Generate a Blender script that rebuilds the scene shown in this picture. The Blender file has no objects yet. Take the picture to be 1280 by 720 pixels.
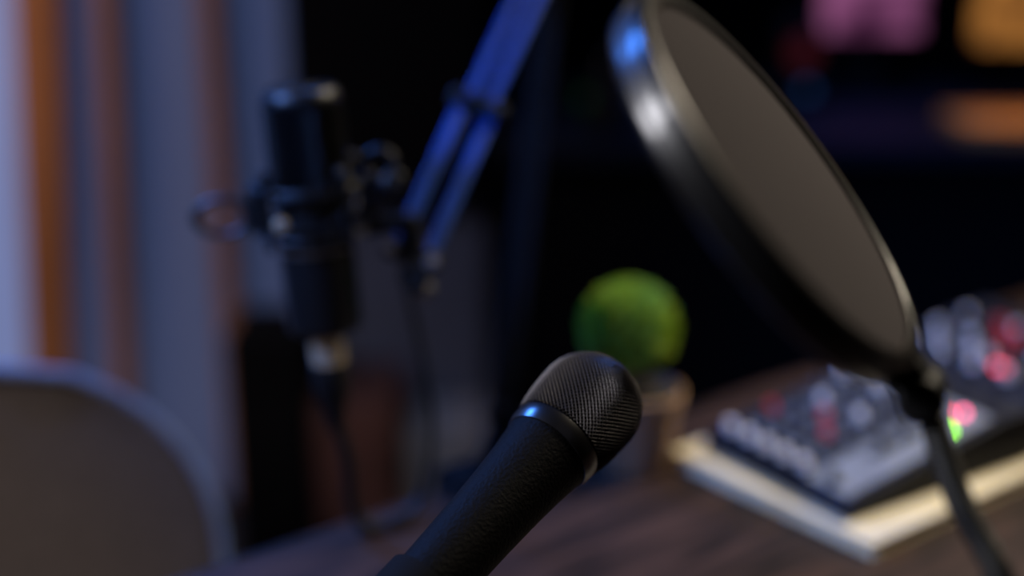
import bpy, math, random
from mathutils import Vector, Matrix, Quaternion, Euler, noise
random.seed(4)
col = bpy.context.scene.collection
R = math.radians

# ------------------------------------------------------------ materials
def mat(name, c, rough=0.5, metal=0.0, c2=None, scale=40, bump=0.0, emit=None, es=0.0, coat=0.0, stretch=(1,1,1), spec=0.5, enoise=None):
    m = bpy.data.materials.new(name); m.use_nodes = True
    nt = m.node_tree; b = nt.nodes['Principled BSDF']
    tc = nt.nodes.new('ShaderNodeTexCoord'); mp = nt.nodes.new('ShaderNodeMapping')
    mp.inputs['Scale'].default_value = stretch
    nt.links.new(tc.outputs['Object'], mp.inputs['Vector'])
    n = nt.nodes.new('ShaderNodeTexNoise'); n.inputs['Scale'].default_value = scale
    n.inputs['Detail'].default_value = 6
    nt.links.new(mp.outputs['Vector'], n.inputs['Vector'])
    rmp = nt.nodes.new('ShaderNodeValToRGB')
    if c2 is None: c2 = tuple(x*0.78 for x in c)
    rmp.color_ramp.elements[0].position = 0.35; rmp.color_ramp.elements[1].position = 0.65
    rmp.color_ramp.elements[0].color = (*c2, 1); rmp.color_ramp.elements[1].color = (*c, 1)
    nt.links.new(n.outputs['Fac'], rmp.inputs['Fac'])
    nt.links.new(rmp.outputs['Color'], b.inputs['Base Color'])
    b.inputs['Roughness'].default_value = rough
    b.inputs['Metallic'].default_value = metal
    b.inputs['Coat Weight'].default_value = coat
    b.inputs['Specular IOR Level'].default_value = spec
    if bump:
        bp = nt.nodes.new('ShaderNodeBump'); bp.inputs['Strength'].default_value = bump
        bp.inputs['Distance'].default_value = 0.002
        nt.links.new(n.outputs['Fac'], bp.inputs['Height']); nt.links.new(bp.outputs['Normal'], b.inputs['Normal'])
    if emit:
        b.inputs['Emission Color'].default_value = (*emit, 1); b.inputs['Emission Strength'].default_value = es
        if enoise:   # picture content on a screen: blotches of two colours
            n2 = nt.nodes.new('ShaderNodeTexNoise'); n2.inputs['Scale'].default_value = enoise[0]; n2.inputs['Detail'].default_value = 2
            nt.links.new(tc.outputs['Object'], n2.inputs['Vector'])
            r2 = nt.nodes.new('ShaderNodeValToRGB')
            r2.color_ramp.elements[0].position = 0.36; r2.color_ramp.elements[1].position = 0.66
            r2.color_ramp.elements[0].color = (*enoise[1], 1); r2.color_ramp.elements[1].color = (*emit, 1)
            nt.links.new(n2.outputs['Fac'], r2.inputs['Fac']); nt.links.new(r2.outputs['Color'], b.inputs['Emission Color'])
    return m

M_black   = mat('black_plastic', (0.007,0.007,0.008), 0.5, spec=0.3)
M_blacks  = mat('black_satin_metal', (0.008,0.0085,0.010), 0.42, 0.0, spec=0.45)
M_matte   = mat('black_matte', (0.004,0.004,0.005), 0.9, spec=0.1)
M_desktop = mat('navy_black_laminate', (0.010,0.014,0.030), 0.6, spec=0.3)
M_handle  = mat('black_rubberised_enamel', (0.0038,0.0035,0.0036), 0.6, 0.0, c2=(0.002,0.002,0.002), scale=600, bump=0.35, spec=0.06)
M_grille  = mat('dark_grille_wire', (0.075,0.067,0.070), 0.5, 0.45)
M_foam    = mat('black_foam', (0.004,0.004,0.005), 0.95, scale=600, bump=0.5, spec=0.05)
M_collar  = mat('polished_black_collar', (0.006,0.006,0.007), 0.27, 0.0, spec=0.7)
M_steel   = mat('brushed_steel', (0.75,0.62,0.42), 0.38, 0.5)
M_bolt    = mat('grey_bolt_steel', (0.30,0.29,0.30), 0.35, 0.6)
M_arm     = mat('arm_blue_light_tint', (0.012,0.055,0.27), 0.45, 0.1, spec=0.2)  # blue light falling on the arm bars is put into this base colour
M_armdark = mat('dark_arm_paint', (0.004,0.004,0.005), 0.8, 0.0, spec=0.08)
M_rubber  = mat('cable_rubber', (0.006,0.007,0.009), 0.5, spec=0.3)
M_fabric  = mat('pop_filter_nylon', (0.118,0.106,0.114), 0.9, c2=(0.098,0.088,0.095), scale=700, bump=0.2, spec=0.08)
M_ring    = mat('pop_filter_ring_paint', (0.009,0.009,0.011), 0.33, 0.15, coat=0.3)
M_tablew  = mat('dark_walnut_wood', (0.055,0.028,0.018), 0.42, c2=(0.008,0.0050,0.0042), scale=9, bump=0.2, stretch=(1.2,9,9), spec=0.30)
M_woodleg = mat('beech_wood', (0.30,0.17,0.09), 0.5, c2=(0.2,0.1,0.05), scale=14, stretch=(6,6,0.8))
M_post    = mat('orange_oak_post', (0.52,0.22,0.09), 0.55, c2=(0.42,0.16,0.06), scale=8, stretch=(8,8,0.6), spec=0.1)
M_postd   = mat('brown_oak_post', (0.42,0.21,0.14), 0.55, c2=(0.33,0.16,0.10), scale=8, stretch=(8,8,0.6), spec=0.1)
M_panel   = mat('frosted_glass_blue', (0.16,0.205,0.35), 0.6, c2=(0.145,0.185,0.32), scale=2, emit=(0.13,0.18,0.40), es=0.14, spec=0.2)
M_panelb  = mat('frosted_glass_pale', (0.32,0.39,0.62), 0.6, scale=2, emit=(0.22,0.30,0.62), es=0.46, spec=0.2)
M_wallb   = mat('blue_grey_plaster', (0.10,0.12,0.19), 0.9, scale=5, bump=0.1)
M_wallk   = mat('charcoal_plaster', (0.006,0.006,0.008), 0.95, scale=5, bump=0.1, spec=0.1)
M_floor   = mat('grey_floor_boards', (0.05,0.045,0.05), 0.6, scale=5, stretch=(1,8,1))
M_ceil    = mat('ceiling_paint', (0.03,0.03,0.035), 0.9, scale=3)
M_chair   = mat('taupe_chair_shell', (0.115,0.095,0.088), 0.7, scale=120, bump=0.1, spec=0.06)
M_chairr  = mat('chair_rim_blue_lit', (0.15,0.21,0.40), 0.35)  # rim colour carries the blue light along the chair edge
M_pot     = mat('terracotta_cream_pot', (0.46,0.28,0.165), 0.75, c2=(0.37,0.22,0.13), scale=30, bump=0.2)
M_soil    = mat('dark_soil', (0.012,0.009,0.007), 0.95, scale=200, bump=0.8)
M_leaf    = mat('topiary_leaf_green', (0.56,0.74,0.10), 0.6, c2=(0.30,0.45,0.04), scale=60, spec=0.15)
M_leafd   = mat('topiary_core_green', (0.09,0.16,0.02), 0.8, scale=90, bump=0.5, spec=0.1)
M_cover   = mat('cream_book_cover', (0.82,0.73,0.51), 0.6, scale=12, spec=0.15)
M_pages   = mat('book_pages', (0.80,0.73,0.54), 0.8, scale=30, stretch=(1,1,40), spec=0.1)
M_mixbody = mat('navy_mixer_body', (0.004,0.006,0.014), 0.55, spec=0.2)
M_mixpan  = mat('silver_blue_mixer_panel', (0.22,0.24,0.26), 0.55, 0.0, scale=30, spec=0.25)
M_mixdark = mat('dark_mixer_stripe', (0.010,0.014,0.030), 0.6, spec=0.2)
M_mixmid  = mat('slate_mixer_channels', (0.040,0.048,0.070), 0.6, spec=0.2)
M_white   = mat('white_knob', (1.0,0.97,0.92), 0.3)
M_grey    = mat('dark_grey_knob', (0.012,0.012,0.015), 0.5, spec=0.3)
M_red     = mat('red_knob', (0.75,0.02,0.02), 0.4)
M_ledp    = mat('pink_led', (0.9,0.1,0.25), 0.4, emit=(1.0,0.12,0.26), es=7)
M_ledr    = mat('red_led', (0.9,0.05,0.08), 0.4, emit=(1.0,0.05,0.08), es=5)
M_ledg    = mat('green_led', (0.3,0.9,0.05), 0.4, emit=(0.30,1.0,0.02), es=9)
M_ledo    = mat('faint_green_led', (0.02,0.05,0.02), 0.4, emit=(0.05,0.5,0.12), es=0.05)
M_print   = mat('white_print', (0.45,0.45,0.46), 0.6)
M_scrp    = mat('magenta_screen', (0.03,0.01,0.02), 0.4, emit=(0.50,0.15,0.36), es=0.62, enoise=(10,(0.05,0.008,0.035)))
M_scro    = mat('amber_screen', (0.03,0.015,0.01), 0.4, emit=(0.90,0.36,0.07), es=0.60, enoise=(16,(0.04,0.010,0.008)))
M_scrb    = mat('blue_glow', (0.02,0.05,0.15), 0.4, emit=(0.04,0.14,0.4), es=0.3)
M_scrr    = mat('red_glow', (0.06,0.008,0.01), 0.4, emit=(0.5,0.05,0.05), es=0.06)
M_tan     = mat('warm_light_tan', (0.70,0.38,0.13), 0.5, c2=(0.48,0.23,0.07), scale=12, stretch=(1,6,6), spec=0.2)  # tan-orange stands in for warm light on the far desk top
M_redwood = mat('reddish_wood', (0.12,0.048,0.038), 0.6, scale=10, stretch=(6,6,1))
M_lgrey   = mat('pale_grey_card', (0.29,0.30,0.35), 0.8, scale=8)

# ------------------------------------------------------------ geometry
def box(sx, sy, sz, c=(0,0,0)):
    x,y,z = sx/2,sy/2,sz/2
    v = [(c[0]+a*x, c[1]+b*y, c[2]+d*z) for d in (-1,1) for b in (-1,1) for a in (-1,1)]
    f = [(0,2,3,1),(4,5,7,6),(0,1,5,4),(1,3,7,5),(3,2,6,7),(2,0,4,6)]
    return v,f
def lathe(prof, segs=48, caps=True):
    v=[];f=[];n=len(prof)
    for r,z in prof:
        for i in range(segs):
            t=2*math.pi*i/segs; v.append((r*math.cos(t), r*math.sin(t), z))
    for k in range(n-1):
        for i in range(segs):
            j=(i+1)%segs
            f.append((k*segs+i,k*segs+j,(k+1)*segs+j,(k+1)*segs+i))
    if caps:
        f.append(tuple(range(segs-1,-1,-1))); f.append(tuple((n-1)*segs+i for i in range(segs)))
    return v,f
def ringloop(prof, segs=96):
    v=[];f=[];n=len(prof)
    for i in range(segs):
        t=2*math.pi*i/segs
        for r,z in prof: v.append((r*math.cos(t), r*math.sin(t), z))
    for i in range(segs):
        j=(i+1)%segs
        for k in range(n):
            l=(k+1)%n
            f.append((i*n+k, j*n+k, j*n+l, i*n+l))
    return v,f
def torus(Rr, r, segs=48, n=10, sx=1, sy=1):
    v,f = ringloop([(Rr+r*math.cos(2*math.pi*k/n), r*math.sin(2*math.pi*k/n)) for k in range(n)], segs)
    return [(a*sx,b*sy,c) for a,b,c in v], f
def smooth_path(pts, sub=8):
    P=[Vector(p) for p in pts]; out=[]
    for i in range(len(P)-1):
        p0=P[max(i-1,0)];p1=P[i];p2=P[i+1];p3=P[min(i+2,len(P)-1)]
        for s in range(sub):
            t=s/sub
            out.append(0.5*((2*p1)+(-p0+p2)*t+(2*p0-5*p1+4*p2-p3)*t*t+(-p0+3*p1-3*p2+p3)*t**3))
    out.append(P[-1]); return out
def tube(pts, r, segs=12, sub=8, closed=False, rmod=None):
    P = smooth_path(pts, sub) if sub>1 else [Vector(p) for p in pts]
    v=[];f=[]; n=len(P)
    d=(P[1]-P[0]).normalized(); up=Vector((0,0,1)) if abs(d.z)<0.9 else Vector((1,0,0))
    x=d.cross(up).normalized()
    for i,p in enumerate(P):
        d=(P[min(i+1,n-1)]-P[max(i-1,0)]).normalized()
        x=(x-d*x.dot(d)).normalized(); y=d.cross(x)
        rr = r if rmod is None else r*rmod(i)
        for k in range(segs):
            t=2*math.pi*k/segs; v.append(tuple(p+x*rr*math.cos(t)+y*rr*math.sin(t)))
    for i in range(n-1):
        for k in range(segs):
            l=(k+1)%segs
            f.append((i*segs+k,i*segs+l,(i+1)*segs+l,(i+1)*segs+k))
    f.append(tuple(range(segs-1,-1,-1))); f.append(tuple((n-1)*segs+k for k in range(segs)))
    return v,f
def join(*L):
    v=[];f=[]
    for a,b in L:
        o=len(v); v+=list(a); f+=[tuple(i+o for i in q) for q in b]
    return v,f
def xf(vf, M):
    return [tuple(M@Vector(p)) for p in vf[0]], vf[1]
def T(x,y,z): return Matrix.Translation((x,y,z))
def align(d):
    return Vector((0,0,1)).rotation_difference(Vector(d).normalized()).to_matrix().to_4x4()
def bar(p,q,w,h,up=(0,0,1)):
    p=Vector(p);q=Vector(q);d=(q-p);L=d.length;d.normalize()
    u=Vector(up); x=d.cross(u).normalized(); y=x.cross(d).normalized()
    Mx=Matrix((x,y,d)).transposed().to_4x4(); Mx.translation=(p+q)/2
    return xf(box(w,h,L),Mx)
def mk(name, vf, m, parent=None, loc=(0,0,0), rot=None, smooth=True, bevel=0, kind=None, label=None, cat=None):
    me=bpy.data.meshes.new(name); me.from_pydata([tuple(p) for p in vf[0]],[],vf[1]); me.update()
    me.materials.append(m)
    o=bpy.data.objects.new(name,me); col.objects.link(o)
    if rot is not None:
        o.rotation_euler = rot.to_euler() if isinstance(rot,(Matrix,Quaternion)) else rot
    o.location=loc
    if parent: o.parent=parent
    if bevel:
        b=o.modifiers.new('b','BEVEL'); b.width=bevel; b.segments=3; b.limit_method='ANGLE'; b.angle_limit=R(40)
    if smooth:
        for p in me.polygons: p.use_smooth=True
        try: me.set_sharp_from_angle(angle=R(38))
        except Exception: pass
    if kind: o['kind']=kind
    if label: o['label']=label
    if cat: o['category']=cat
    return o
def top(name,label,cat,loc=(0,0,0),rot=None,group=None):
    o=bpy.data.objects.new(name,None); col.objects.link(o); o.empty_display_size=0.05
    o.location=loc
    if rot is not None: o.rotation_euler = rot.to_euler() if isinstance(rot,(Matrix,Quaternion)) else rot
    o['label']=label; o['category']=cat
    if group: o['group']=group
    return o

# ------------------------------------------------------------ room
def wall(name,vf,m): return mk(name,vf,m,kind='structure',smooth=False)
wall('floor', box(6.2,6.0,0.1,(0.5,1.2,-0.05)), M_floor)
wall('ceiling', box(6.2,6.0,0.1,(0.5,1.2,2.75)), M_ceil)
wall('wall_back_left', box(2.50,0.1,2.7,(-1.30,2.50,1.35)), M_wallb)
wall('wall_return', box(0.1,0.9,2.7,(-0.10,3.0,1.35)), M_wallk)
wall('wall_back_right', box(3.7,0.1,2.7,(1.75,3.5,1.35)), M_wallk)
wall('wall_left', box(0.1,4.3,2.7,(-2.55,0.35,1.35)), M_wallb)
wall('wall_right', box(0.1,5.3,2.7,(3.55,0.85,1.35)), M_wallk)
wall('wall_front', box(6.0,0.1,2.7,(0.5,-1.75,1.35)), M_wallk)
wall('baseboard_back', box(0.30,0.02,0.08,(-0.21,2.44,0.04)), M_lgrey)
edges=[(-1.35,-0.82,M_panelb),(-0.82,-0.70,M_panel),(-0.70,-0.51,M_panel),(-0.51,-0.385,M_panel)]
for i,(a,b,m) in enumerate(edges):
    wall('window_%d'%(i+1), box(b-a,0.02,2.4,((a+b)/2,2.436,1.25)), m)
for i,(a,b,m,tl) in enumerate([(-0.850,-0.776,M_post,3.6),(-0.710,-0.672,M_postd,2.2),(-0.522,-0.486,M_postd,0.0)]):
    mk('trim_%d'%(i+1), box(b-a,0.04,2.6,(0,0,0.75)), m, kind='structure', smooth=False, bevel=0.004, loc=((a+b)/2,2.400,0.6),rot=(0,R(tl),0))

# ------------------------------------------------------------ desk
ANG=R(38)
a=Vector((math.cos(ANG),math.sin(ANG),0)); b=Vector((-math.sin(ANG),math.cos(ANG),0))
Lx,Ly=1.95,0.80
dc=a*0.45+b*(0.841-Ly/2)
desk=top('desk','dark brown wooden desk holding the recording gear','desk',(dc.x,dc.y,0),(0,0,ANG))
mk('desktop',box(Lx,Ly,0.032,(0,0,0.734)),M_tablew,desk,bevel=0.003)
for sx in(-1,1):
    for sy in(-1,1):
        mk('leg',box(0.05,0.05,0.718,(sx*(Lx/2-0.06),sy*(Ly/2-0.06),0.359)),M_black,desk,bevel=0.003)
for sy in(-1,1): mk('apron',box(Lx-0.17,0.02,0.06,(0,sy*(Ly/2-0.08),0.688)),M_black,desk)

# ------------------------------------------------------------ chair
ch=top('shell_chair','taupe moulded shell chair with wooden legs beside the desk','chair',(-0.488,1.07,0),(0,0,R(20)))
NU,NV=28,36; v=[];f=[]
def shell(u,t):
    if t<0.5:
        s=t/0.5; y=-0.40+0.38*s; z=0.455-0.03*math.sin(s*math.pi); w=0.215+0.02*s
        if s<0.3: w-=0.05*(1-s/0.3)**2
        z+=0.05*abs(u)**3*s
    else:
        s=(t-0.5)/0.5
        y=-0.02+0.06*math.sin(min(s*2,1)*math.pi/2)+0.03*s
        z=0.445+0.382*s**1.15+0.05*abs(u)**3*(1-s); w=0.240
        y-=0.05*abs(u)**2.2
    return w,y,z
for j in range(NV+1):
    t=j/NV
    for i in range(NU+1):
        u=-1+2*i/NU
        w,y,z=shell(u,t)
        if t>0.72:
            k=(t-0.72)/0.28
            w*= (1-k**2.2)**(1/2.2)*0.93+0.07 if k<1 else 0.07
        v.append((u*w,y,z))
for j in range(NV):
    for i in range(NU):
        q=j*(NU+1)+i; f.append((q,q+1,q+NU+2,q+NU+1))
sh=mk('seat_shell',(v,f),M_chair,ch)
so=sh.modifiers.new('s','SOLIDIFY'); so.thickness=0.008; so.offset=0
peri=[v[j*(NU+1)] for j in range(0,NV+1)]+[v[NV*(NU+1)+i] for i in range(1,NU)]+[v[j*(NU+1)+NU] for j in range(NV,-1,-1)]+[v[i] for i in range(NU-1,0,-1)]
peri.append(peri[0])
mk('rim',tube(peri,0.0052,8,1),M_chairr,ch,label='lighter rolled rim with blue light painted in')
for sx in(-1,1):
    for sy,yy in((-1,-0.32),(1,-0.08)):
        mk('leg',tube([(sx*0.12,yy+0.0,0.43),(sx*0.21,yy+sy*0.07,0.0)],0.014,12,1),M_woodleg,ch)
for yy in(-0.32,-0.08): mk('crossbar',box(0.26,0.03,0.02,(0,yy,0.42)),M_black,ch)

# ------------------------------------------------------------ dynamic microphone
S=Vector((0.038,0.659,0.974)); ax=Vector((0.59,0.71,0.38)).normalized()
dm=top('handheld_microphone','black handheld dynamic microphone with mesh ball grille clipped on a stand','microphone',S,align(ax))
rb=0.0270
def ballprof(n=26,r=rb):
    P=[]
    for i in range(n+1):
        t=math.pi/2*(1-i/n)
        P.append((max(r*math.cos(t),0.0004), r*math.sin(t)*0.97))
    P+=[(r*0.995,-0.005),(r*0.985,-0.010),(r*0.965,-0.016),(r*0.935,-0.022),(r*0.895,-0.027)]
    return P
def diamond(prof_pts, segs, step):
    prof=[]
    P=[Vector((p[0],0,p[1])) for p in prof_pts]
    d=[0]
    for i in range(1,len(P)): d.append(d[-1]+(P[i]-P[i-1]).length)
    n=int(d[-1]/step)
    for k in range(n+1):
        s=d[-1]*k/n
        for i in range(1,len(P)):
            if s<=d[i]+1e-9:
                tt=(s-d[i-1])/max(d[i]-d[i-1],1e-9); prof.append(P[i-1].lerp(P[i],tt)); break
    vv=[];ff=[]
    for k,p in enumerate(prof):
        for i in range(segs):
            t=2*math.pi*(i+0.5*(k%2))/segs
            vv.append((p.x*math.cos(t),p.x*math.sin(t),p.z))
    for k in range(0,len(prof)-2):
        for i in range(segs):
            if k%2==0: aidx=k*segs+i; l=(k+1)*segs+(i-1)%segs; r_=(k+1)*segs+i
            else: aidx=k*segs+i; l=(k+1)*segs+i; r_=(k+1)*segs+(i+1)%segs
            c=(k+2)*segs+i
            ff.append((aidx,r_,c,l))
    return vv,ff
vf=diamond(ballprof(),68,0.00122)
g=mk('grille',vf,M_grille,dm,smooth=False)
w=g.modifiers.new('w','WIREFRAME'); w.thickness=0.0009; w.use_even_offset=False
mk('foam_liner',lathe([(max(p[0]-0.0016,0.0002),p[1]-(0.0016 if i<10 else 0)) for i,p in enumerate(ballprof())],48),M_foam,dm)
mk('collar',ringloop([(0.0215,-0.0265),(0.0238,-0.0265),(0.0243,-0.0280),(0.0241,-0.0330),(0.0232,-0.0365),(0.0210,-0.0370)],72),M_collar,dm,label='glossy black collar')
mk('handle',lathe([(0.0212,-0.0345),(0.0226,-0.0365),(0.0218,-0.042),(0.0205,-0.053),(0.0193,-0.068),(0.0182,-0.09),(0.0173,-0.12),(0.0166,-0.150),(0.0160,-0.172),(0.0150,-0.176),(0.0110,-0.178)],64),M_handle,dm)
mk('switch_plate',box(0.008,0.003,0.022,(0,0.0193,-0.085)),M_black,dm,bevel=0.0005)
mk('switch',box(0.004,0.003,0.006,(0,0.0215,-0.082)),M_black,dm,bevel=0.0005)
clipc=S-ax*0.146
st=top('desk_microphone_stand','black round-base desk stand with microphone clip','microphone stand',(clipc.x,clipc.y,0.75))
mk('base',lathe([(0.062,0),(0.065,0.003),(0.065,0.010),(0.058,0.014),(0.012,0.018)],64),M_blacks,st)
mk('pole',lathe([(0.007,0.017),(0.007,clipc.z-0.75-0.040)],24),M_blacks,st)
cv=xf(ringloop([(0.0174,-0.016),(0.0198,-0.016),(0.0198,0.016),(0.0176,0.016)],48),T(0,0,clipc.z-0.75)@align(ax))
mk('clip',cv,M_armdark,st)
mk('clip_knuckle',join(box(0.012,0.02,0.024,(0,0,clipc.z-0.75-0.031)),xf(lathe([(0.009,-0.010),(0.009,0.010)],24),T(0,0,clipc.z-0.75-0.036)@Euler((0,R(90),0)).to_matrix().to_4x4())),M_black,st)

# ------------------------------------------------------------ pop filter
pn=Vector((0.737,-0.216,0.640)).normalized(); pm=Vector((0.593,-0.249,-0.766)); pm=(pm-pn*pm.dot(pn)).normalized()
pc=Vector((0.1005,0.505,1.131))
px=pm; py=pn.cross(px)
PM=Matrix((px,py,pn)).transposed().to_4x4()
base=Vector((0.215,0.50,0.75))
pf=top('pop_filter','round black double-rim pop filter with grey nylon screen on gooseneck','pop filter',tuple(base))
PM.translation=pc-base
prof=[]
ri,ro,th=0.0752,0.0828,0.0160
for (cx,cz,a0) in((ro-0.0036,-0.0036,0),(ri+0.0022,-0.0022,90),(ri+0.0022,-th+0.0022,180),(ro-0.0036,-th+0.0036,270)):
    rr=0.0036 if cx>0.0785 else 0.0022
    for k in range(6):
        t=R(a0+k*18); prof.append((cx+rr*math.cos(t),cz+rr*math.sin(t)))
mk('ring',xf(ringloop(prof,128),PM),M_ring,pf)
mk('rim_groove',xf(ringloop([(ro-0.001,-0.0070),(ro+0.0010,-0.0070),(ro+0.0010,-0.0090),(ro-0.001,-0.0090)],128),PM),M_black,pf)
disc=[(0.0002+ (0.0768-0.0002)*k/10, 0.0015*(1-(k/10)**2)) for k in range(11)]
mk('screen',xf(lathe([(r,z-0.0022) for r,z in disc],96,False),PM),M_fabric,pf,label='grey nylon mesh screen')
mk('back_screen',xf(lathe([(r,-z-0.0135) for r,z in disc],96,False),PM),M_fabric,pf)
mk('mount_joint',join(xf(box(0.016,0.018,0.015,(0.087,0,-0.009)),PM),xf(lathe([(0.007,-0.012),(0.009,-0.010),(0.009,0.010),(0.007,0.012)],32),PM@T(0.095,0,-0.009)@Euler((R(90),0,0)).to_matrix().to_4x4())),M_black,pf,bevel=0.002)
j0=PM@Vector((0.097,0,-0.009))
pts=[j0, Vector((0.1620,0.466,1.018))-base, Vector((0.1755,0.450,0.992))-base, Vector((0.198,0.435,0.93))-base, Vector((0.214,0.452,0.86))-base, Vector((0.216,0.485,0.80))-base, Vector((0,0,0.018))]
mk('gooseneck',tube(pts,0.0050,14,40,rmod=lambda i:1.0+0.10*(i%2)),M_black,pf)
mk('base',lathe([(0.045,0),(0.048,0.003),(0.048,0.012),(0.040,0.017),(0.010,0.022)],64),M_blacks,pf)

# ------------------------------------------------------------ condenser microphone
cc=Vector((-0.137,0.949,0.995)); cax=Vector((-0.065,0.02,1)).normalized()
CM=align(cax)
cm=top('condenser_microphone','black cylindrical studio condenser microphone hanging in a shock mount','microphone',tuple(cc),CM)
rc=0.0262
mk('body',lathe([(rc*0.9,-0.083),(rc*0.98,-0.080),(rc,-0.076),(rc,0.012)],64),M_blacks,cm)
mk('grille_core',lathe([(rc*0.93,0.010),(rc*0.93,0.080)],48),M_foam,cm)
vf=diamond([(rc*0.97,0.012),(rc*0.97,0.082),(rc*0.88,0.0855),(0.003,0.0865)],84,0.0018)
g=mk('grille',vf,M_black,cm,smooth=False); w=g.modifiers.new('w','WIREFRAME'); w.thickness=0.0007; w.use_even_offset=False
mk('grille_frame',join(ringloop([(rc*0.95,0.010),(rc*1.02,0.010),(rc*1.02,0.015),(rc*0.95,0.015)],64),
   ringloop([(rc*0.92,0.080),(rc*1.0,0.078),(rc*1.02,0.080),(rc*1.0,0.084),(rc*0.90,0.0875)],64),
   box(0.003,0.004,0.068,(rc*0.98,0,0.046)),box(0.003,0.004,0.068,(-rc*0.98,0,0.046))),M_blacks,cm)
mk('silver_ring',ringloop([(rc,-0.020),(rc*1.02,-0.020),(rc*1.02,-0.0235),(rc,-0.0235)],64),M_bolt,cm,label='thin silver ring')
mk('connector_socket',lathe([(0.0102,-0.106),(0.0120,-0.104),(0.0120,-0.094),(0.0102,-0.093),(0.0110,-0.083)],32),M_steel,cm,label='brass-silver connector socket')
cb=cc-cax*0.106
cab=top('microphone_cable','black microphone cable with plug drooping to the desk','cable',tuple(cb))
mk('plug',xf(lathe([(0.0118,-0.002),(0.0128,-0.006),(0.0128,-0.024),(0.0105,-0.031),(0.0078,-0.041),(0.0058,-0.054)],32),CM),M_black,cab)
mk('plug_sleeve',xf(lathe([(0.0112,0.0),(0.0116,-0.001),(0.0112,-0.0025)],32),CM),M_steel,cab,label='silver-brass plug sleeve')
p0=CM@Vector((0,0,-0.048))
W=lambda x,y,z: Vector((x,y,z))-cb
cpts=[p0,W(-0.119,0.945,0.81),W(-0.118,0.948,0.774),W(-0.108,0.950,0.7553),W(-0.088,0.957,0.7553),W(-0.068,0.972,0.768),W(-0.060,0.985,0.82),W(-0.068,0.992,0.88),W(-0.080,0.99,0.942)]
mk('cord',tube(cpts,0.0050,10,12,rmod=lambda i: 1.0 if i<54 else max(0.55,1.0-(i-54)*0.03)),M_rubber,cab)

# ------------------------------------------------------------ shock mount
sm=top('shock_mount','black spider shock mount with elastic loops around the condenser microphone','shock mount',tuple(cc),CM)
RO=0.0375
for z in(-0.004,0.018): mk('inner_ring',xf(torus(rc+0.0026,0.0016,56,8),T(0,0,z)),M_black,sm)
for z in(-0.010,0.023): mk('outer_ring',xf(torus(RO,0.0017,64,10),T(0,0,z)),M_blacks,sm)
for k in range(4):
    t=R(45+90*k); x,y=RO*math.cos(t),RO*math.sin(t)
    mk('post',lathe([(0.0030,-0.018),(0.0030,0.030),(0.0045,0.0305),(0.0050,0.034),(0.003,0.037)],16),M_black,sm,loc=(x,y,0))
    x2,y2=(rc+0.004)*math.cos(t+0.35),(rc+0.004)*math.sin(t+0.35); x3,y3=(rc+0.004)*math.cos(t-0.35),(rc+0.004)*math.sin(t-0.35)
    mk('elastic',tube([(x,y,0.028),(x2,y2,0.018),(x,y,0.008),(x3,y3,-0.004),(x,y,-0.016)],0.0013,8,6),M_rubber,sm)
mk('thumb_loop',join(xf(torus(0.0140,0.0026,40,10,1.35,0.9),T(-0.0625,0,0.002)@Euler((R(90),0,0)).to_matrix().to_4x4()),
    tube([(-0.045,0,0.002),(-0.038,0,-0.002)],0.0032,10,1)),M_blacks,sm)
mk('cross_clamp',box(0.009,0.009,0.034,(-0.0385,-0.003,0.006)),M_black,sm,bevel=0.002)
mk('clamp_screw',xf(lathe([(0.0042,-0.003),(0.0048,0.002),(0.003,0.004)],20),T(-0.016,-0.038,0.003)@Euler((R(90),0,0)).to_matrix().to_4x4()),M_steel,sm,label='small silver screw')
mk('bracket',join(box(0.010,0.012,0.042,(0.040,0,0.004)),box(0.032,0.012,0.012,(0.054,0.002,-0.010))),M_black,sm,bevel=0.002)
mk('bracket_eye',xf(torus(0.010,0.0030,32,10),T(0.049,0,0.032)@Euler((R(90),0,0)).to_matrix().to_4x4()),M_blacks,sm)
mk('swivel_knob',xf(lathe([(0.006,-0.012),(0.008,-0.010),(0.008,0.010),(0.006,0.012)],20),T(0.056,-0.006,0.020)@Euler((R(70),0,R(20))).to_matrix().to_4x4()),M_blacks,sm)

# ------------------------------------------------------------ boom arm
P0=Vector((-0.0700,0.958,0.963)); P1=Vector((-0.0255,1.068,1.048)); P2=Vector((0.0385,1.235,1.165)); P3=Vector((-0.008,1.055,0.80))
fo=Vector((-0.025,1.028,0.75))
bm=top('boom_arm','scissor boom arm clamped to the desk edge, upper bars coloured as if blue-lit','microphone arm',tuple(fo))
d=(P1-P0).normalized()
view=Vector((0,0.951,-0.309))
side=d.cross(view).normalized()
def seg(name,A,B,sp,w,m):
    A=A-fo;B=B-fo; dd=(B-A).normalized(); s=dd.cross(view).normalized()
    for k in(-1,1):
        mk(name,bar(A+s*sp*k,B+s*sp*k,w,w*0.8,up=tuple(view)),m,bm,bevel=0.0015)
seg('arm_bar',P0,P1,0.0115,0.0092,M_arm)
seg('arm_bar',P1,P2,0.0082,0.0078,M_arm)
seg('lower_arm_bar',P3,P2,0.0065,0.010,M_armdark)
def joint(name,P,w,r,m,mk_m,h=0.016):
    P=P-fo
    A=P-side*w;B=P+side*w
    mk(name,bar(A,B,h,0.018,up=tuple(view)),m,bm,bevel=0.003)
    for k in(-1,1):
        c=P+side*w*0.75*k-view*0.011
        mk('joint_bolt',xf(lathe([(r,-0.004),(r,0.002),(r*0.7,0.004)],20),T(*c)@align(-view)),mk_m,bm)
joint('pivot_bracket',P0,0.020,0.0045,M_black,M_bolt)
joint('pivot_bracket',P1,0.022,0.0045,M_black,M_blacks,0.014)
joint('elbow_bracket',P2,0.018,0.0045,M_armdark,M_bolt)
joint('elbow_bracket',P3,0.014,0.0035,M_armdark,M_armdark)
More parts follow.
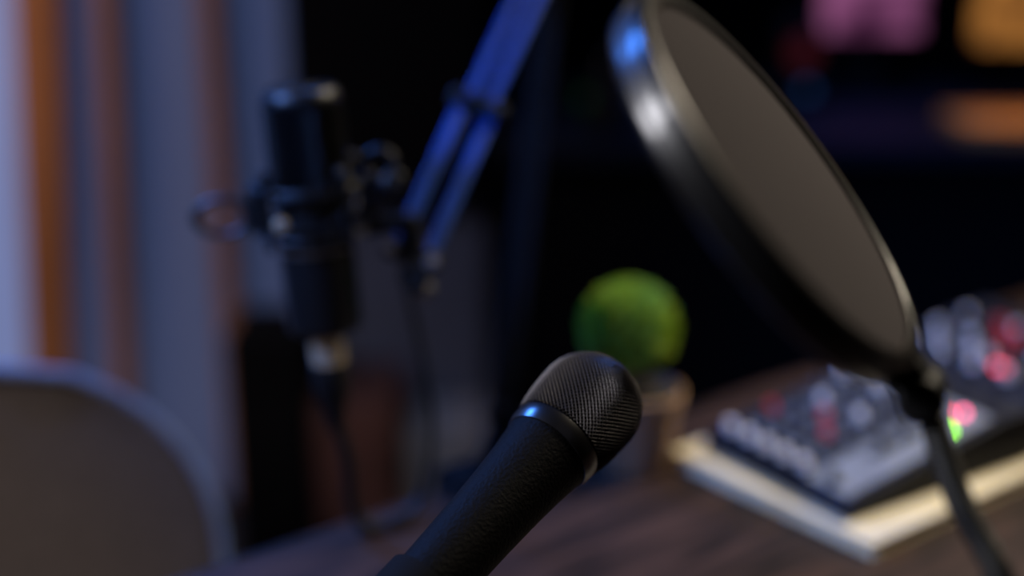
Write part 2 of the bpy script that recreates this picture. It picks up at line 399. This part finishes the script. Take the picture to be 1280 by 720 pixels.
def spring(A,B,r,m):
    A=A-fo;B=B-fo;dd=(B-A);L=dd.length;dd.normalize();x=dd.cross(view).normalized();y=dd.cross(x)
    n=26;pts=[]
    for i in range(n*8+1):
        t=2*math.pi*i/8; pts.append(A+dd*L*i/(n*8)+x*r*math.cos(t)+y*r*math.sin(t))
    mk('tension_spring',tube(pts,0.0009,6,1),m,bm)
spring(P0.lerp(P1,0.15)+view*0.012,P0.lerp(P1,0.85)+view*0.012,0.0045,M_armdark)
spring(P2.lerp(P3,0.1)+view*0.012,P2.lerp(P3,0.7)+view*0.012,0.0045,M_armdark)
Q=CM@Vector((0.066,0.002,-0.010))+cc
mk('head_coupling',join(tube([Q-fo,(Q+P0)/2-fo+Vector((0,0,0.002)),P0-fo],0.0080,14,4),
    xf(lathe([(0.009,-0.006),(0.011,-0.004),(0.011,0.004),(0.009,0.006)],24),T(*(P0-fo+Vector((0.002,-0.012,-0.012))))@align(-view))),M_black,bm)
mk('wing_knob',xf(lathe([(0.005,-0.006),(0.0065,-0.004),(0.0065,0.004),(0.004,0.006)],20),T(*(P0-fo+Vector((0.008,-0.008,-0.022))))@align((0.6,-0.6,-0.5))),M_bolt,bm)
mk('clamp',join(box(0.05,0.032,0.012,(0,0.002,0.006)),box(0.05,0.010,0.080,(0.0,0.024,-0.028)),box(0.05,0.032,0.010,(0,0.010,-0.060))),M_armdark,bm,rot=(0,0,ANG),bevel=0.002)
mk('clamp_post',tube([(0,0,0.01),P3-fo],0.008,16,1),M_armdark,bm)

# ------------------------------------------------------------ topiary
tp=top('potted_topiary','small round green topiary ball in a tan clay pot','potted plant',(0.103,1.07,0.75))
mk('pot',lathe([(0.0255,0),(0.0265,0.002),(0.0335,0.055),(0.0355,0.056),(0.0360,0.067),(0.0340,0.068),(0.0330,0.062)],64),M_pot,tp)
mk('soil',lathe([(0.0325,0.0615),(0.028,0.066),(0.010,0.070),(0.001,0.071)],40),M_soil,tp)
mk('stem',tube([(0,0,0.066),(0.001,0,0.085),(-0.002,0,0.105)],0.004,10,4),M_redwood,tp)
cen=Vector((-0.010,0,0.119)); RB=0.0368
v=[];f=[]
NL=3600
for i in range(NL):
    z=1-2*(i+0.5)/NL; t=i*2.39996; r=math.sqrt(1-z*z)
    n=Vector((r*math.cos(t),r*math.sin(t),z))
    n=(n+Vector((random.gauss(0,.05),random.gauss(0,.05),random.gauss(0,.05)))).normalized()
    bmp=noise.noise(n*6.5)
    p=cen+n*(RB*(0.88+random.random()*0.07+0.07*bmp))
    dr=(n+Vector((random.gauss(0,.5),random.gauss(0,.5),random.gauss(0,.5)))).normalized()
    s=dr.orthogonal().normalized(); s=Quaternion(dr,random.random()*6.28)@s
    L=0.0060*(0.7+0.6*random.random()); wd=0.0020; up=s.cross(dr)*0.0006
    o=len(v)
    v+= [tuple(p),tuple(p+dr*L*0.5+s*wd),tuple(p+dr*L+up),tuple(p+dr*L*0.5-s*wd)]
    f.append((o,o+1,o+2,o+3))
lf=mk('foliage',(v,f),M_leaf,tp,smooth=False); lf['kind']='stuff'
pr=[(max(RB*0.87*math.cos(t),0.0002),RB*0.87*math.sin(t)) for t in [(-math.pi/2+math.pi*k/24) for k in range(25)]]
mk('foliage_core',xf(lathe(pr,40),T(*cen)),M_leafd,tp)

# ------------------------------------------------------------ book
C=Vector((0.258,0.909,0.75))
bk=top('closed_book','cream-covered closed book lying under the audio mixer','book',tuple(C),(0,0,R(38)))
mk('front_cover',box(0.29,0.205,0.002,(0.145,0.1025,0.011)),M_cover,bk,bevel=0.0006)
mk('back_cover',box(0.29,0.205,0.002,(0.145,0.1025,0.001)),M_cover,bk,bevel=0.0006)
mk('pages',box(0.284,0.199,0.008,(0.144,0.1025,0.006)),M_pages,bk)
mk('spine',box(0.29,0.002,0.012,(0.145,0.205,0.006)),M_cover,bk,bevel=0.0006)

# ------------------------------------------------------------ mixers
def knob(par,x,y,z,r,h,m,slope,nm='knob'):
    return mk(nm,lathe([(r*1.12,0),(r*1.12,h*0.12),(r,h*0.2),(r*0.92,h*0.88),(r*0.75,h),(0.0002,h)],20),m,par,loc=(x,y,z),rot=(0,-slope,0))
def mixer(label,loc,ang,L,Wd,h1,h2,spec,pan):
    mx=top('audio_mixer',label,'audio mixer',loc,(0,0,ang),)
    xb=L*0.80; sl=math.atan((h2-h1)/xb)
    prof=[(0,0.002),(0.003,0),(L-0.003,0),(L,0.002),(L,h2-0.003),(L-0.003,h2),(xb,h2),(0.004,h1+0.001),(0,h1-0.004)]
    n=len(prof)
    v=[(x,0,z) for x,z in prof]+[(x,Wd,z) for x,z in prof]
    f=[tuple(range(n)),tuple(range(2*n-1,n-1,-1))]+[(i,n+i,n+(i+1)%n,(i+1)%n) for i in range(n)]
    mk('body',(v,f),M_mixbody,mx,bevel=0.0012)
    M0=T(0,0,h1)@Euler((0,-sl,0)).to_matrix().to_4x4()
    Ls=xb/math.cos(sl)
    mk('control_panel',xf(box(Ls-0.016,Wd-0.016,0.0016,(Ls/2,Wd/2,0.0008)),M0),pan,mx)
    mk('rear_panel',box(L-xb-0.006,Wd-0.010,0.0014,((L+xb)/2,Wd/2,h2+0.0007)),M_mixdark,mx)
    for (x,y,sx,sy) in spec.get('marks',[]): mk('printed_mark',xf(box(sx,sy,0.0004,(x,y,0.0022)),M0),M_print,mx,smooth=False)
    for (x,y,sx,sy,m) in spec.get('dark',[]): mk('channel_stripe',xf(box(sx,sy,0.0006,(x,y,0.0017)),M0),m,mx,smooth=False)
    for (x,y,r,h,m) in spec['knobs']:
        p=M0@Vector((x,y,0.0016)); knob(mx,p.x,p.y,p.z,r,h,m,sl)
    for (x,y,m) in spec['leds']:
        p=M0@Vector((x,y,0.0016)); mk('indicator_light',lathe([(0.0026,0),(0.0026,0.0025),(0.0012,0.004),(0.0002,0.0042)],14),m,mx,loc=tuple(p))
    for y in spec['jacks']:
        mk('socket',ringloop([(0.0075,0),(0.0095,0),(0.0095,0.003),(0.0075,0.003)],28),M_grey,mx,loc=((L+xb)/2,y,h2+0.0014))
    return mx
k=[];Y=[0.145,0.1240,0.103,0.0820,0.061]
for i,y in enumerate(Y):
    k.append((0.016,y,0.0046,0.009,M_white))
    k.append((0.040,y,0.0042,0.010,M_grey))
    k.append((0.060,y,0.0038,0.008,M_red if i in(0,3) else M_grey))
    k.append((0.079,y,0.0038,0.008,M_red if i==2 else M_grey))
    k.append((0.098,y,0.0038,0.008,M_white if i in(1,3) else M_grey))
    k.append((0.120,y,0.0042,0.010,M_grey))
    k.append((0.142,y,0.0036,0.008,M_white if i in(0,2) else M_grey))
for x in (0.075,0.10): k.append((x,0.036,0.0042,0.010,M_grey))
k.append((0.016,0.030,0.0044,0.010,M_grey))
sp=dict(knobs=k,
    leds=[(0.156,0.027,M_ledp),(0.148,0.034,M_ledr),(0.128,0.017,M_ledg)],
    jacks=[0.03,0.06,0.09,0.12],
    dark=[(0.020,0.102,0.026,0.102,M_mixdark)]+[(0.098,y,0.124,0.0188,M_mixmid) for y in Y]+[(0.10,0.036,0.08,0.010,M_mixmid)],
    marks=[(x,y+0.0090,0.0030,0.0035) for x in(0.088,) for y in Y]+[(0.012+0.009*i,0.014,0.0012,0.012) for i in range(6)])
mixer('compact navy and silver mixer with white knobs lying on a book',(0.246,0.941,0.762),R(33),0.215,0.160,0.013,0.043,sp,M_mixpan)
k=[];Y2=[0.018+0.0185*i for i in range(9)]
for i,y in enumerate(Y2):
    k.append((0.020,y,0.0040,0.008,M_white if i%2==0 else M_grey))
    k.append((0.044,y,0.0040,0.008,M_white if i in(1,4,5,7) else M_grey))
    k.append((0.068,y,0.0044,0.010,M_red if i in(4,) else (M_grey if i%2 else M_white)))
    k.append((0.092,y,0.0054,0.012,M_red if i in(4,5) else M_grey))
    k.append((0.116,y,0.0040,0.008,M_red if i==6 else (M_white if i%3==2 else M_grey)))
c2=C+a*0.315+b*0.060
sp=dict(knobs=k,leds=[(0.030,0.064,M_ledp),(0.031,0.074,M_ledr)],jacks=[0.03,0.06,0.09,0.12,0.15],
    dark=[],marks=[])
mixer('larger dark navy mixer with white and red knobs on the desk',tuple(c2),R(38),0.175,0.185,0.020,0.030,sp,M_mixdark)

# ------------------------------------------------------------ far furniture
fd=top('side_table','long black desk with solid front panel against the dark wall','desk',(0.95,2.62,0))
mk('tabletop',box(1.95,0.62,0.03,(0,0,0.735)),M_desktop,fd,bevel=0.002)
mk('front_panel',box(1.90,0.02,0.66,(0,-0.27,0.39)),M_matte,fd)
for sx in(-1,1): mk('side_panel',box(0.03,0.58,0.72,(sx*0.95,0,0.36)),M_matte,fd)
def monitor(x,y,w,h,z0,m,label,rz=0):
    o=top('computer_monitor',label,'monitor',(x,y,0.75),(0,0,rz))
    mk('bezel',box(w+0.02,0.02,h+0.02,(0,0.012,z0+h/2)),M_black,o,bevel=0.003)
    mk('display',box(w,0.002,h,(0,0,z0+h/2)),m,o,smooth=False)
    mk('stand',join(box(0.05,0.015,z0+0.08,(0,0.03,(z0+0.08)/2)),box(0.18,0.12,0.01,(0,0.03,0.005))),M_black,o,bevel=0.002)
monitor(0.690,2.76,0.19,0.30,0.118,M_scrp,'monitor glowing magenta on the black desk')
monitor(1.03,2.76,0.28,0.30,0.095,M_scro,'monitor glowing amber on the black desk')
bd=top('warm_patch_tray','tan tray added to stand in for a warm-lit part of the black desk','tray',(0.88,2.42,0.75))  # added piece, takes the place of the warm-lit desk surface
mk('tray_board',box(0.24,0.16,0.014,(0,0,0.007)),M_tan,bd,bevel=0.004)
for sy in(-1,1): mk('tray_rim',box(0.24,0.008,0.022,(0,sy*0.078,0.011)),M_tan,bd,bevel=0.002)
for sx in(-1,1): mk('tray_rim',box(0.008,0.148,0.022,(sx*0.118,0,0.011)),M_tan,bd,bevel=0.002)
lb=top('speaker','small black desktop speaker with a dim red glow','speaker',(0.535,2.66,0.75))
mk('cabinet',box(0.075,0.08,0.16,(0,0,0.08)),M_black,lb,bevel=0.004)
mk('cone',xf(lathe([(0.026,0),(0.028,0.003),(0.015,0.001),(0.0002,0.004)],28),T(0,-0.040,0.105)@Euler((R(90),0,0)).to_matrix().to_4x4()),M_scrr,lb)
mk('indicator_light',xf(lathe([(0.010,0),(0.010,0.003)],20),T(0.012,-0.040,0.035)@Euler((R(90),0,0)).to_matrix().to_4x4()),M_scrb,lb)
ai=top('audio_interface','small black audio interface with faint green light on black desk','audio interface',(0.09,2.62,0.75))
mk('case',box(0.18,0.12,0.05,(0,0,0.025)),M_black,ai,bevel=0.004)
mk('indicator_light',xf(lathe([(0.014,0),(0.014,0.003)],20),T(0.05,-0.060,0.028)@Euler((R(90),0,0)).to_matrix().to_4x4()),M_ledo,ai)
for x in(-0.06,-0.02): mk('dial',xf(lathe([(0.012,0),(0.010,0.012)],20),T(x,-0.060,0.025)@Euler((R(90),0,0)).to_matrix().to_4x4()),M_blacks,ai)
hp=top('headphones','black over-ear headphones standing on the black desk','headphones',(0.22,2.42,0.75),(0,0,R(25)))
pts=[(0.075*math.cos(t),0,0.075+0.085*math.sin(t)) for t in [math.pi*k/12 for k in range(13)]]
mk('headband',tube(pts,0.009,12,3),M_blacks,hp)
for sx in(-1,1):
    mk('ear_cup',xf(lathe([(0.030,-0.018),(0.040,-0.012),(0.042,0.010),(0.030,0.018),(0.0002,0.018)],36),T(sx*0.070,0,0.043)@Euler((0,R(90)*sx,0)).to_matrix().to_4x4()),M_black,hp)
tv=top('wall_television','black flat television mounted on the blue-grey wall','television',(-0.215,2.44,0.63))
mk('bezel',box(0.325,0.03,0.62,(0,-0.018,0.31)),M_matte,tv,bevel=0.004)
mk('screen',box(0.305,0.002,0.60,(0,-0.034,0.31)),M_matte,tv)
sp_=top('floor_speaker','tall black floor-standing speaker by the wall','speaker',(-0.405,2.28,0))
mk('cabinet',box(0.135,0.18,0.45,(0,0,0.225)),M_matte,sp_,bevel=0.006)
for z,r in((0.14,0.05),(0.27,0.05),(0.38,0.022)):
    mk('cone',xf(lathe([(r,0),(r,0.004),(r*0.5,0.001),(0.0002,0.006)],36),T(0,-0.09,z)@Euler((R(90),0,0)).to_matrix().to_4x4()),M_matte,sp_)
cb2=top('low_cabinet','low reddish wooden cabinet by the wall','cabinet',(-0.265,2.31,0))
mk('carcass',box(0.14,0.2,0.33,(0,0,0.165)),M_redwood,cb2,bevel=0.004)
mk('door',box(0.128,0.012,0.30,(0,-0.105,0.165)),M_redwood,cb2,bevel=0.003)
mk('handle',box(0.006,0.010,0.06,(0.045,-0.115,0.22)),M_black,cb2)
bx=top('storage_box','pale grey storage box standing on the floor','box',(-0.115,2.33,0))
mk('box_body',box(0.13,0.16,0.22,(0,0,0.11)),M_lgrey,bx,bevel=0.003)
mk('lid',box(0.138,0.168,0.035,(0,0,0.2375)),M_lgrey,bx,bevel=0.004)

# ------------------------------------------------------------ lights
def area(name,loc,tgt,size,e,c,spread=180):
    l=bpy.data.lights.new(name,'AREA'); l.energy=e; l.color=c; l.size=size; l.spread=R(spread)
    o=bpy.data.objects.new(name,l); col.objects.link(o); o.location=loc
    o.rotation_euler=(Vector(tgt)-Vector(loc)).to_track_quat('-Z','Y').to_euler(); return o
area('blue_key_light',(-1.3,1.9,2.3),(-0.32,1.0,0.92),0.5,5.5,(0.06,0.24,1.0),42)
area('blue_front_light',(-1.2,0.35,1.9),(-0.10,1.18,1.04),0.25,1.7,(0.07,0.26,1.0),30)
area('neutral_left_light',(-1.0,0.35,1.75),(0.04,0.52,1.12),0.36,1.4,(0.95,0.94,1.0),50)
area('warm_desk_light',(1.1,1.5,2.1),(0.25,1.0,0.75),0.35,5.8,(1.0,0.86,0.66),75)
area('chair_light',(-0.45,-0.55,1.75),(-0.5,1.0,0.72),0.3,0.42,(1.0,0.88,0.82),26)
area('wall_blue_light',(-1.2,1.2,2.2),(-0.7,2.44,0.5),0.6,2.5,(0.45,0.58,1.0),90)
area('wall_warm_light',(-1.7,1.6,1.6),(-0.8,2.44,0.8),0.4,1.2,(1.0,0.6,0.3),70)
area('far_desk_blue_light',(0.6,2.1,1.7),(0.6,2.6,0.75),0.3,0.6,(0.10,0.28,1.0),70)
s=bpy.data.lights.new('tray_lamp','SPOT'); s.energy=36; s.color=(1.0,0.52,0.14); s.spot_size=R(17); s.spot_blend=0.9; s.shadow_soft_size=0.05
so=bpy.data.objects.new('tray_lamp',s); col.objects.link(so); so.location=(0.95,2.3,1.9)
so.rotation_euler=(Vector((0.90,2.42,0.75))-Vector((0.95,2.3,1.9))).to_track_quat('-Z','Y').to_euler()
wd=bpy.data.worlds.new('w'); bpy.context.scene.world=wd; wd.use_nodes=True
bg=wd.node_tree.nodes['Background']; bg.inputs[0].default_value=(0.25,0.35,0.8,1); bg.inputs[1].default_value=0.006

# ------------------------------------------------------------ camera
cd=bpy.data.cameras.new('camera'); cam=bpy.data.objects.new('camera',cd); col.objects.link(cam)
cam.location=(0,0,1.25); cam.rotation_euler=(R(72),0,0); cd.lens=50; cd.sensor_width=36; cd.clip_start=0.01
cd.dof.use_dof=True; cd.dof.focus_distance=0.660; cd.dof.aperture_fstop=1.8
bpy.context.scene.camera=cam
bpy.context.scene.view_settings.view_transform='Standard'
